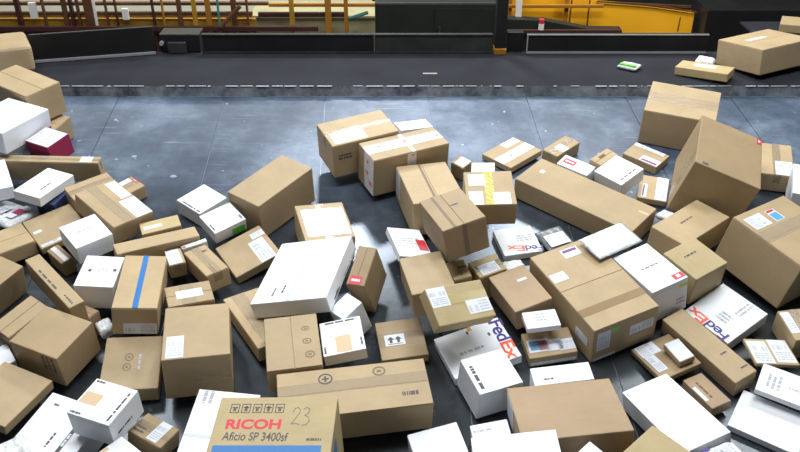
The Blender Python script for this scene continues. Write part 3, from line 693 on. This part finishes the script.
 'M46':[["ship", "T", 0.004, 0.095, 0.103, 0.196],["ship", "T", 0.18, 0.031, 0.306, 0.103],["olive", "T", 0.002, 0.096, 0.309, 0.146]],
 'M48':[["ship", "T", 0.004, 0.014, 0.084, 0.12],["ship", "T", 0.08, 0.018, 0.199, 0.071]],
 'M49':[["plain", "T", 0.004, 0.004, 0.129, 0.081]],
 'M50':[["ink", "T", 0.316, 0.064, 0.334, 0.104],["ink", "T", 0.427, 0.082, 0.445, 0.123]],
 'M51':[["ship", "T", 0.004, 0.047, 0.049, 0.185]],
 'M52':[["ship", "T", 0.004, 0.004, 0.098, 0.165],["ship", "T", 0.111, 0.014, 0.204, 0.179]],
 'M53':[["lines", "T", 0.031, 0.036, 0.101, 0.133],["lines", "T", 0.129, 0.073, 0.205, 0.091]],
 'M55':[["plain", "T", 0.062, 0.004, 0.156, 0.022],["scuff", "T", 0.031, 0.034, 0.16, 0.053]],
 'M56':[["lines", "T", 0.023, 0.004, 0.041, 0.019]],
 'M58':[["purplefill", "T", 0.004, 0.004, 0.022, 0.042],["ship", "T", 0.026, 0.087, 0.081, 0.152]],
 'N1':[["plain", "T", 0.143, 0.134, 0.186, 0.331]],
 'N3':[["plain", "T", 0.112, 0.075, 0.278, 0.147]],
}
TONES = {'A': (.405,.298,.168), 'B': (.345,.246,.133), 'C': (.435,.335,.170), 'D': (.35,.240,.14), 'W': (.80,.82,.86), 'M': (.30,.015,.07), 'K': (.03,.045,.13)}
FLAT = {'M28', 'M27', 'N3'}
def pillow(D, seed, wrinkle):
    # soft bag: two skins that swell from a sealed rim, with creases
    X, Y, H = D; N, M = 22, 18; bm = bmesh.new(); top, bot = {}, {}
    for i in range(N+1):
        for j in range(M+1):
            a, b = i/N*2-1, j/M*2-1
            k = (max(0, 1-a**8) * max(0, 1-b**8)) ** .7
            w = noise.noise(Vector((a*3+seed, b*3, 0)))*.5 + noise.noise(Vector((a*8, b*8+seed, 3)))*.35
            inset = 1 - .03*abs(noise.noise(Vector((a*4, b*4, seed))))
            z = H*.5 + H*.42*k*(.72 + wrinkle*w); z = min(z, H*.98)
            top[i,j] = bm.verts.new((a*X/2*inset, b*Y/2*inset, z))
            if 0 < i < N and 0 < j < M: bot[i,j] = bm.verts.new((a*X/2*inset, b*Y/2*inset, max(.001, H*.5 - H*.49*k)))
            else: bot[i,j] = top[i,j]
    for i in range(N):
        for j in range(M):
            bm.faces.new((top[i,j], top[i+1,j], top[i+1,j+1], top[i,j+1]))
            q = [bot[i,j], bot[i,j+1], bot[i+1,j+1], bot[i+1,j]]
            if len(set(q)) == 4 and any(v not in top.values() for v in q):
                try: bm.faces.new(q)
                except ValueError: pass
    return bm
NAMES = {'W': 'white_box', 'P': 'poly_mailer', 'Q': 'poly_mailer', 'M': 'crimson_box', 'K': 'blue_box'}
st = {}
for line in STYLE.split('\n'):
    p = line.split(' ', 3); st[p[0]] = p[1:]
for idx, line in enumerate(TABLE.strip().split('\n')):
    p = line.split(); pid = p[0]; f = [float(x) for x in p[1:]]
    loc, q, D = Vector(f[0:3]), Quaternion(f[3:7]), f[7:10]
    style, seam, label = st[pid]; rng = random.Random(idx * 7 + 3)
    X, Y, H = D
    belt = pid[0] == 'N' or pid == 'L1'
    if style in 'PQ':
        bm = pillow(D, idx * 3.7, .55 if pid == 'M18' else .3)
        root = link('poly_mailer', bm, 'poly_film' if style == 'P' else 'grey_film', smooth=True)
        root.rotation_mode = 'QUATERNION'
        tag(root, label, 'mailer', 'parcels on the belt' if belt else 'mailers on the chute')
        if pid == 'N4':
            g = bmesh.new(); slab(g, frame('T', D), X*.1, Y*.1, X*.9, Y*.35, -.012, .0006); link('green_print', g, 'green', root)
        decs = DEC.get(pid, [])
        root.location, root.rotation_quaternion = loc, q
        for d in decs:
            decal(root, D, d, rng, base=-.002)
        continue
    tone = TONES[style]; v = rng.uniform(-.09, .09) if style in 'ABCD' else rng.uniform(-.04, .02)
    col = tuple(min(1, c*(1+v)) for c in tone) + (1,)
    mat = 'white_board' if style == 'W' else 'cardboard'
    name = NAMES.get(style, 'cardboard_box')
    if pid == 'L51': name = 'printer_box'
    if pid in ('M27', 'M28'): name = 'courier_box'
    if pid == 'M40': name = 'courier_envelope'
    flaps = style in 'ABCD' and H > .075 and seam != 'n' and pid not in ('L51', 'N3')
    fl = .003 if flaps else 0.0
    bev = .006 if style in 'ABCD' else .004
    if pid == 'L1': bev = .045
    bm = bmesh.new(); box(bm, (-X/2, -Y/2, 0), (X/2, Y/2, H - fl), bev, 4 if pid == 'L1' else 2)
    root = link(name, bm, mat, smooth=False); root.color = col
    root.rotation_mode = 'QUATERNION'; root.location, root.rotation_quaternion = loc, q
    tag(root, label, 'envelope' if pid == 'M40' else 'box', 'parcels on the belt' if belt else ('white boxes on the chute' if style == 'W' else 'cartons on the chute'))
    if pid == 'L1': flaps = False
    decs = DEC.get(pid, [])
    if flaps:
        ax = seam if seam in 'xy' else ('x' if X >= Y else 'y')
        if ax == '-': ax = 'x' if X >= Y else 'y'
        g = .0012
        for s in (-1, 1):
            b2 = bmesh.new()
            if ax == 'x': lo, hi = (-X/2+.002, (g if s > 0 else -Y/2+.002), H-.003), (X/2-.002, (Y/2-.002 if s > 0 else -g), H)
            else: lo, hi = ((g if s > 0 else -X/2+.002), -Y/2+.002, H-.003), ((X/2-.002 if s > 0 else -g), Y/2-.002, H)
            box(b2, lo, hi, .0012, 1); fo = link('top_flap', b2, mat, root); fo.color = col
        hastape = any(d[0] in ('clear','white','fragile','blue','brown','olive','yellow') and d[1] == 'T' for d in decs)
        if not hastape and seam == '-' and rng.random() < .45:
            b2 = bmesh.new(); tw = min(.024, .2*min(X, Y)); fr = frame('T', D)
            if ax == 'x': slab(b2, fr, .001, Y/2-tw, X-.001, Y/2+tw, 0, .0003)
            else: slab(b2, fr, X/2-tw, .001, X/2+tw, Y-.001, 0, .0003)
            dn = min(.07, H*.5)
            if ax == 'y':
                slab(b2, frame('F', D), X/2-tw, H-dn, X/2+tw, H, 0, .0003)
            else:
                slab(b2, frame('R', D), Y/2-tw, H-dn, Y/2+tw, H, 0, .0003); slab(b2, frame('L', D), Y/2-tw, H-dn, Y/2+tw, H, 0, .0003)
            link('packing_tape', b2, 'clear_tape', root)
        elif rng.random() < .0: pass
    elif style == 'W' and H > .05 and pid not in ('L43',):
        # lid edge line round the carton
        b2 = bmesh.new(); z = H*.86
        for f_ in ('F', 'R', 'L'):
            fr = frame(f_, D); slab(b2, fr, .004, z-.001, fr[3]-.004, z, 0, .0003)
        link('lid_seam', b2, 'fold_grey', root)
    tape_first = sorted(decs, key=lambda d: 0 if d[0] in ('clear','white','fragile','blue','brown','olive','yellow','crease') else 1)
    for k, d in enumerate(tape_first):
        decal(root, D, d, rng, base=.0005 if d[0] != 'text' else 0)

# ------------------------------------------------------------------ chute, belt and the hall behind
RC = Matrix(((1,0,0),(0,math.sin(PITCH),math.cos(PITCH)),(0,math.cos(PITCH),-math.sin(PITCH))))
def ray(px, py): return RC @ Vector(((px-400)/FPX, -(py-226)/FPX, 1))
def atY(px, py, Y):
    d = ray(px, py); return Vector((0,0,CAMZ)) + d * (Y / d.y)
def atZ(px, py, z):
    d = ray(px, py); return Vector((0,0,CAMZ)) + d * ((z-CAMZ) / d.z)
SL = math.radians(37.3) - PITCH
UP = Vector((0, -math.sin(SL), math.cos(SL))); HN = 3.0
def atSlide(px, py):
    d = ray(px, py); return Vector((0,0,CAMZ)) + d * (-HN / d.dot(UP))
run = (RC @ Vector((-40/FPX, (226+407)/FPX, 1))); run -= UP * run.dot(UP); run.normalize()
chute = empty('sorting_chute', (0, 3.4, 0)); tag(chute, 'blue grey sheet steel chute running down from the dark belt under the parcels', 'chute')
xs97 = [-290, -188, -86, 16, 119, 224.7, 325.5, 428, 526, 625.2, 730, 833, 936, 1040, 1144]
def part_world(name, bm, mats, root):
    bmesh.ops.translate(bm, verts=bm.verts, vec=-root.location); return link(name, bm, mats, root)
back = [atSlide(x, 97) for x in xs97]
for k in range(len(back)-1):
    a, b = back[k], back[k+1]; ex = (b-a); ex.normalize(); g = ex*.003
    bm = bmesh.new(); Lg = 4.3
    q = [a+g, b-g, b-g-run*Lg, a+g-run*Lg]
    t = [bm.verts.new(p) for p in q]; u = [bm.verts.new(p - UP*.006) for p in q]
    bm.faces.new(t[::-1]); bm.faces.new(u)
    for i in range(4): bm.faces.new((t[i], t[(i+1)%4], u[(i+1)%4], u[i]))
    bmesh.ops.recalc_face_normals(bm, faces=bm.faces)
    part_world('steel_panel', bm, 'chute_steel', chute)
# backing under the joints
bm = bmesh.new(); q = [back[0], back[-1], back[-1]-run*4.3, back[0]-run*4.3]
t = [bm.verts.new(p - UP*.008) for p in q]; u = [bm.verts.new(p - UP*.05) for p in q]
bm.faces.new(t[::-1]); bm.faces.new(u)
for i in range(4): bm.faces.new((t[i], t[(i+1)%4], u[(i+1)%4], u[i]))
bmesh.ops.recalc_face_normals(bm, faces=bm.faces)
part_world('backing_plate', bm, 'joint_steel', chute)
BZ = 1.2
bm = bmesh.new(); a0, a1 = back[0], back[-1]
e0, e1 = atZ(400, 86.5, BZ), atZ(400, 86.5, BZ)
L0, L1_ = Vector((a0.x, e0.y, BZ+.004)), Vector((a1.x, e0.y, BZ+.004))
q = [a0 + UP*.001, a1 + UP*.001, L1_, L0]
t = [bm.verts.new(p) for p in q]; u = [bm.verts.new(p - Vector((0,0,.03))) for p in q]
bm.faces.new(t); bm.faces.new(u[::-1])
for i in range(4): bm.faces.new((t[i], u[i], u[(i+1)%4], t[(i+1)%4]))
bmesh.ops.recalc_face_normals(bm, faces=bm.faces)
part_world('lip_plate', bm, 'lip_steel', chute)
rng = random.Random(5)
bm = bmesh.new(); x = L0.x
while x < L1_.x:   # chipped bright rim along the belt edge
    w = rng.uniform(.01, .13)
    if rng.random() < .75: box(bm, (x, e0.y-.004-rng.uniform(.002,.010), BZ+.0042), (min(x+w, L1_.x), e0.y, BZ+.0065))
    x += w + rng.uniform(.003, .035)
part_world('worn_rim', bm, 'worn_metal', chute)
bm = bmesh.new(); x = a0.x
while x < a1.x:   # and along the bend where the slope begins
    w = rng.uniform(.1, .6); wd = rng.uniform(.004, .012)
    if rng.random() < .8: obox(bm, Vector((x+w/2, a0.y, a0.z)) + UP*.0028, Vector((1,0,0)), run, UP, w, wd, .003)
    x += w + rng.uniform(.01, .12)
part_world('worn_bend', bm, 'joint_steel', chute)
for x in (-3.4, -1.2, 1.2, 3.4):
    for yy in (2.2, 5.2):
        bm = bmesh.new(); zt = (CAMZ - HN/UP.z) + (yy)*math.tan(SL) - .07
        box(bm, (x-.04, yy-.04, 0), (x+.04, yy+.04, zt), .004); part_world('leg', bm, 'black_steel', chute)

conv = empty('belt_conveyor', (0, 6.6, 0)); tag(conv, 'black rubber conveyor belt crossing behind the steel chute', 'conveyor')
Yb0 = e0.y + .006; Yb1 = 7.45
Ybg = atZ(400, 53.5, BZ).y + .05
xr = atY(738, 30, Yb1).x
bm = bmesh.new(); box(bm, (-6, Yb0, BZ-.02), (6, Ybg, BZ), .003); part_world('belt', bm, 'belt_rubber', conv)
bm = bmesh.new(); box(bm, (xr, Ybg+.002, BZ-.02), (6, Yb1, BZ), .003); part_world('side_bed', bm, 'belt_rubber', conv)
bm = bmesh.new(); box(bm, (-6, Yb0, BZ-.22), (6, Ybg, BZ-.025), .005); part_world('belt_frame', bm, 'black_steel', conv)
for x in (-4.5, -1.5, 1.5, 4.5):
    bm = bmesh.new(); box(bm, (x-.05, 6.4, 0), (x+.05, 6.5, BZ-.22), .004); part_world('leg', bm, 'black_steel', conv)
bm = bmesh.new(); p = atZ(430, 73.5, BZ); box(bm, (p.x-.055, p.y-.012, BZ+.0002), (p.x+.055, p.y+.012, BZ+.0012)); part_world('worn_patch', bm, 'grey_tape', conv)

Yg = atZ(400, 53.5, BZ).y
def guard(x0, x1, ztop, name, label, y=Yg, rim='grey_steel', face='black_steel', rims=True):
    a, b = atY(x0, 50, y).x, atY(x1, 50, y).x
    root = empty(name, ((a+b)/2, y, BZ)); tag(root, label, 'guard panel', 'guard panels along the belt')
    bm = bmesh.new(); box(bm, (a, y, BZ+.003), (b, y+.03, ztop), .003); part_world('plate', bm, face, root)
    if rims:
        for q in (((a, y-.012, BZ+.003), (b, y-.001, BZ+.018)), ((a, y-.012, ztop-.009), (b, y-.001, ztop)), ((a, y-.012, BZ+.02), (a+.010, y-.001, ztop-.011))):
            bm = bmesh.new(); box(bm, *q); part_world('rim', bm, rim, root)
    return root
zt = atY(400, 34, Yg).z
guard(203, 374, zt, 'guard_plate', 'dark framed guard panel behind the belt, left of the dark green cabinet')
guard(374.5, 492, zt, 'guard_plate', 'dark guard panel standing in front of the dark green cabinet', face='grey_steel')
guard(526, 706, zt, 'guard_plate', 'dark guard panel with pale rim below the yellow machine panel', rim='bare_edge')
# left guard runs out towards the camera
a, b = atZ(156, 54.5, BZ), atZ(34, 63.5, BZ); d = b - a; b2 = b + d*.0
root = empty('guard_plate', (a+b)/2); tag(root, 'tall black guard plate at left of the belt with a bright lower edge', 'guard panel', 'guard panels along the belt')
ex = (b2-a).normalized(); ny = Vector((ex.y, -ex.x, 0))
if ny.y < 0: ny = -ny
h1 = atY(150, 27, a.y).z
bm = bmesh.new(); c = (a+b2)/2 + ny*.02; obox(bm, Vector((c.x, c.y, (BZ+.004+h1)/2)), ex, ny, Vector((0,0,1)), (b2-a).length, .03, h1-BZ-.004, 0, .003); part_world('plate', bm, 'black_steel', root)
bm = bmesh.new(); c = (a+b2)/2 - ny*.004; obox(bm, Vector((c.x, c.y, BZ+.016)), ex, ny, Vector((0,0,1)), (b2-a).length, .012, .022, 0, .002); part_world('lower_edge', bm, 'bare_edge', root)
# motor block between the left guard and the framed panel
p0, p1 = atY(160, 50, Yg), atY(200, 50, Yg)
root = empty('drive_motor', ((p0.x+p1.x)/2, Yg+.1, BZ)); tag(root, 'dark drive motor box between the left guard plate and the framed guard panel', 'motor')
bm = bmesh.new(); box(bm, (p0.x, Yg+.02, BZ+.003), (p1.x, Yg+.2, zt-.01), .01); part_world('housing', bm, 'black_steel', root)
bm = bmesh.new(); q0, q1 = atY(169, 53, Yg), atY(186, 42, Yg); box(bm, (q0.x, Yg-.02, q0.z), (q1.x, Yg+.019, q1.z), .008); part_world('cover', bm, 'grey_steel', root)
bm = bmesh.new(); c = atY(154, 43.5, Yg); tube(bm, (p0.x+.02, Yg-.01, c.z), (p0.x+.02, Yg+.019, c.z), .018); part_world('knob', bm, 'bare_edge', root)
# black post with a yellow foot
p0, p1 = atY(494, 55, Yg), atY(505, 55, Yg)
root = empty('machine_post', ((p0.x+p1.x)/2, Yg, BZ)); tag(root, 'thick black post with a yellow foot behind the belt', 'post')
bm = bmesh.new(); box(bm, (p0.x, Yg-.02, BZ+.05), (p1.x, Yg+.07, 2.3), .006); part_world('shaft', bm, 'black_steel', root)
bm = bmesh.new(); box(bm, (p0.x-.004, Yg-.04, BZ+.003), (p1.x+.004, Yg+.08, BZ+.049), .004); part_world('foot', bm, 'orange_brown', root)
p0, p1 = atY(507, 55, Yg), atY(523, 55, Yg)
bm = bmesh.new(); box(bm, (p0.x, Yg+.04, BZ+.003), (p1.x, Yg+.12, zt), .004); tag(link('filler_plate', bm, 'black_steel'), 'black filler plate between the black post and the pale rimmed panel', 'guard panel', 'guard panels along the belt')

# --- walkway railing, far side
YR = 8.3
def rect(x0, y0, x1, y1, Y): 
    ym = min(max((y0+y1)/2, 2), 28); return atY(x0, ym, Y).x, atY(x1, ym, Y).x, atY(400, y1, Y).z, atY(400, y0, Y).z
def bar(name, m, root, x0, y0, x1, y1, Y=YR, dep=.05, floor=False):
    a, b, z0, z1 = rect(x0, y0, x1, y1, Y)
    if floor: z0 = 0.0
    bm = bmesh.new(); box(bm, (a, Y, z0), (b, Y+dep, z1), .003)
    if root is None: return link(name, bm, m)
    return part_world(name, bm, m, root)
rail = empty('guard_railing', (-2.5, YR, 0)); tag(rail, 'yellow and brown walkway railing with many posts behind the left half of the belt', 'railing')
bar('rail', 'rust_brown', rail, -60, 2.6, 268, 5.6, YR+.06)
bar('rail', 'rust_brown', rail, -60, 12.6, 252, 15.4, YR+.06); bar('rail', 'orange_brown', rail, -60, 15.6, 252, 17.6, YR+.06)
bar('kick_board', 'safety_yellow', rail, -60, 19.0, 256, 26.5, YR+.1)
bar('toe_plate', 'maroon', rail, -60, 17.8, 256, 60, YR+.2)
bar('lower_beam', 'maroon', rail, -60, 27.0, 318, 31.5, YR-.06)
bar('rail', 'orange_brown', rail, 268.5, 4.0, 380, 7.0, YR+.06); bar('rail', 'maroon', rail, 258, 13.0, 346, 17.2, YR+.06)
for x0, x1, m in ((13,17.5,'maroon'),(60,64,'rust_brown'),(67.5,70.5,'maroon'),(74.5,76.5,'rust_brown'),(82,91,'rust_brown'),(91.3,93,'plastic_white'),
                  (175.5,179.5,'rust_brown'),(190.5,194.5,'safety_yellow'),(204,209,'orange_brown'),(230,235,'rust_brown'),(288.5,293,'safety_yellow'),(324.5,330.5,'orange_brown'),(343.5,347.5,'orange_brown'),(40,41.6,'rust_brown'),(103,104.4,'rust_brown'),(150,151.8,'maroon'),(160,161.4,'orange_brown'),(216,217.6,'teal_paint'),(245,246.8,'rust_brown'),(113,114.2,'maroon')):
    bar('post', m, rail, x0, -40, x1, 36, YR, .05, True)
bar('post', 'plastic_white', rail, 29, 3, 36, 18.5, YR-.0, .04); bar('post', 'plastic_white', rail, 122, 9, 128, 20, YR, .04)
bm = bmesh.new(); tube(bm, atY(240, 6, YR-.1), atY(221, 27, YR-.1), .022); part_world('brace', bm, 'rust_brown', rail)
# khaki cabinet behind, dark green cabinet, yellow machine
a, b, z0, z1 = rect(252, 18, 378, 40, YR+.3)
khk = empty('khaki_cabinet', ((a+b)/2, YR+.6, 0)); tag(khk, 'long khaki cabinet behind the railing, left of the dark green cabinet', 'cabinet')
bm = bmesh.new(); box(bm, (a, YR+.3, 0), (b, YR+.8, z1), .01); part_world('body', bm, 'khaki', khk)
bm = bmesh.new(); box(bm, (a-.01, YR+.28, z1+.001), (b+.01, YR+.82, z1+.03), .006); part_world('top', bm, 'khaki', khk)
bm = bmesh.new(); tube(bm, atY(349, 18.5, YR+.1), atY(368, 12.5, YR+.1), .018); tag(link('pipe', bm, 'teal_paint'), 'teal pipe end slanting beside the orange brown post', 'pipe')
a, b, z0, z1 = rect(375, 5, 496, 40, 7.75)
grn = empty('electrical_cabinet', ((a+b)/2, 8, 0)); tag(grn, 'dark green cabinet standing right behind the belt', 'cabinet')
bm = bmesh.new(); box(bm, (a, 7.75, 0), (b, 8.2, z1+.02), .02); part_world('body', bm, 'dark_green', grn)
bm = bmesh.new(); box(bm, ((a+b)/2-.004, 7.742, .1), (b-.03, 7.749, z1-.03)); part_world('door', bm, 'dark_green', grn)
bm = bmesh.new(); box(bm, ((a+b)/2+.03, 7.715, z1-.35), ((a+b)/2+.05, 7.741, z1-.2), .003); part_world('handle', bm, 'grey_steel', grn)

YM = 8.25
mach = empty('sorting_machine', (1.8, YM+.3, 0)); tag(mach, 'bright yellow machine housing with a sloping right end behind the belt', 'machine')
def poly_prism(pts, Y, dep):
    bm = bmesh.new(); A = [atY(x, y, Y) for x, y in pts]; F = [bm.verts.new(p) for p in A]; K = [bm.verts.new(p + Vector((0, dep, 0))) for p in A]
    bm.faces.new(F); bm.faces.new(K[::-1]); n = len(F)
    for i in range(n): bm.faces.new((F[i], K[i], K[(i+1)%n], F[(i+1)%n]))
    bmesh.ops.recalc_face_normals(bm, faces=bm.faces); return bm
part_world('housing', poly_prism([(500,-8),(594,-8),(597,3),(650,7),(694.5,13.5),(691,33),(680,70),(500,70)], YM, .1), 'machine_yellow', mach)
part_world('cover_strip', poly_prism([(597,1),(652,4.6),(697,12),(697,13.2),(650,6.6),(597,2.6)], YM-.02, .015), 'rust_brown', mach)
part_world('panel_joint', poly_prism([(680.2,17),(681,17),(678.2,31),(677.2,31)], YM-.006, .004), 'maroon', mach)
part_world('panel_joint', poly_prism([(589.5,0),(590.6,0),(587,31),(586,31)], YM-.006, .004), 'maroon', mach)
part_world('panel_joint', poly_prism([(571.5,0),(572.5,0),(569.8,24),(568.8,24)], YM-.006, .004), 'maroon', mach)
for x0, x1, y0, y1 in ((508, 604, 5.2, 8.2),):
    bar('rail', 'orange_brown', mach, x0, y0, x1, y1, YM-.12, .04)
bar('post', 'orange_brown', mach, 563.5, -30, 567.5, 70, YM-.08, .04, True); bar('post', 'orange_brown', mach, 508, -30, 511, 70, YM-.08, .04, True)
part_world('lower_guard', poly_prism([(503,19),(545,21),(590,29.5),(622,30),(622,70),(503,70)], YM-.3, .12), 'dark_green', mach)
bar('beam', 'maroon', mach, 500, 30.3, 622, 33.4, YM-.36, .04)
bar('tube_post', 'plastic_white', mach, 516.5, -30, 522.5, 20, YM-.2, .04)
bt = empty('spray_bottle', atY(540, 30, YM-.27)); tag(bt, 'small white bottle with a red cap in front of the yellow machine', 'bottle')
a, b, z0, z1 = rect(537.5, 17, 543, 30, YM-.27); zb = rect(537, 23, 543, 30.2, YM-.4)[2]
bm = bmesh.new(); ys = YM-.34; zc = rect(537, 23.5, 543, 30, ys)[3]; z0 = rect(500, 30.3, 622, 33.4, YM-.36)[3] + .001
tube(bm, ((a+b)/2, ys, z0), ((a+b)/2, ys, zc), (b-a)/2, 14); part_world('body', bm, 'plastic_white', bt)
bm = bmesh.new(); tube(bm, ((a+b)/2, ys, zc+.001), ((a+b)/2, ys, z1), (b-a)/2*.95, 14); part_world('cap', bm, 'red', bt)
# dark machinery to the right
drk = empty('dark_machine', (4, YM+.4, 0)); tag(drk, 'dark machinery bulk behind the belt, right of the yellow housing', 'machine')
part_world('body', poly_prism([(597,-40),(900,-40),(900,80),(699,80),(699,12),(660,5),(597,.5)], YM+.75, .5), 'dark_green', drk)
part_world('rail', poly_prism([(597,1.5),(690,6),(730,3),(900,0),(900,2),(730,5),(690,8.5),(597,3.5)], YM+.70, .03), 'rust_brown', drk)
bm = bmesh.new(); a, b, z0, z1 = rect(706, 10, 900, 31, YM-.2); box(bm, (a, YM-.2, 0), (b, YM+.3, z1), .01); part_world('lower_housing', bm, 'black_steel', drk)

# --- shell
def struct(name, lo, hi, m):
    bm = bmesh.new(); box(bm, lo, hi); return tag(link(name, bm, m), kind='structure')
struct('floor', (-9, -3, -.1), (9, 11, 0), 'concrete')
struct('wall_back', (-9, 10.5, 0), (9, 10.7, 7), 'dark_wall')
struct('ceiling', (-9, -3, 7), (9, 11, 7.2), 'dark_wall')
# pale partition wall behind the railing, washed by its own lamps
a, b, z0, z1 = rect(-80, -40, 372, 40, YR+1.0)
bm = bmesh.new(); box(bm, (a, YR+1.0, 0), (b, YR+1.1, 2.6)); tag(link('wall_partition', bm, 'cream_wall'), kind='structure')

# ------------------------------------------------------------------ lamps
def area(name, loc, tgt, sx, sy, e, col=(1,1,1)):
    ld = bpy.data.lights.new(name, 'AREA'); ld.shape = 'RECTANGLE'; ld.size, ld.size_y = sx, sy; ld.energy = e; ld.color = col
    o = bpy.data.objects.new(name, ld); COL.objects.link(o); o.location = loc
    o.rotation_euler = (Vector(tgt) - Vector(loc)).to_track_quat('-Z', 'Y').to_euler()
    return o
area('hall_lamp', (-.45, 8.9, 5.05), (-.1, 4.2, 1.0), .8, .5, 150, (.93,.97,1))
area('hall_lamp', (1.75, 8.9, 5.5), (.8, 4.2, 1.0), .95, .55, 90, (.93,.97,1))
area('hall_lamp', (-4.0, 6.0, 6.6), (-2, 4.0, 1.0), 3.0, .6, 150, (.93,.97,1))
area('hall_lamp', (4.0, 6.0, 6.6), (2, 4.0, 1.0), 3.0, .6, 140, (.95,.98,.94))
area('hall_lamp', (0, 3.4, 6.8), (0, 3.8, 1.0), 5.0, 1.0, 330, (.95,.98,1))
area('partition_lamp', (-3.4, 8.85, 3.4), (-3.4, 9.3, 1.0), 4.5, .2, 60, (1,.98,.85))
area('machine_lamp', (2.2, 7.2, 3.6), (2.0, 8.3, 1.0), 1.6, .2, 45, (1,.95,.85))
w = bpy.data.worlds.new('hall_air'); SC.world = w; w.use_nodes = True
w.node_tree.nodes['Background'].inputs['Color'].default_value = (.86, .93, 1.0, 1)
w.node_tree.nodes['Background'].inputs['Strength'].default_value = .15
vs = SC.view_settings; vs.view_transform = 'Standard'; vs.look = 'None'; vs.gamma = 1; vs.use_curve_mapping = False; vs.exposure = 0.17
SC.display_settings.display_device = 'sRGB'
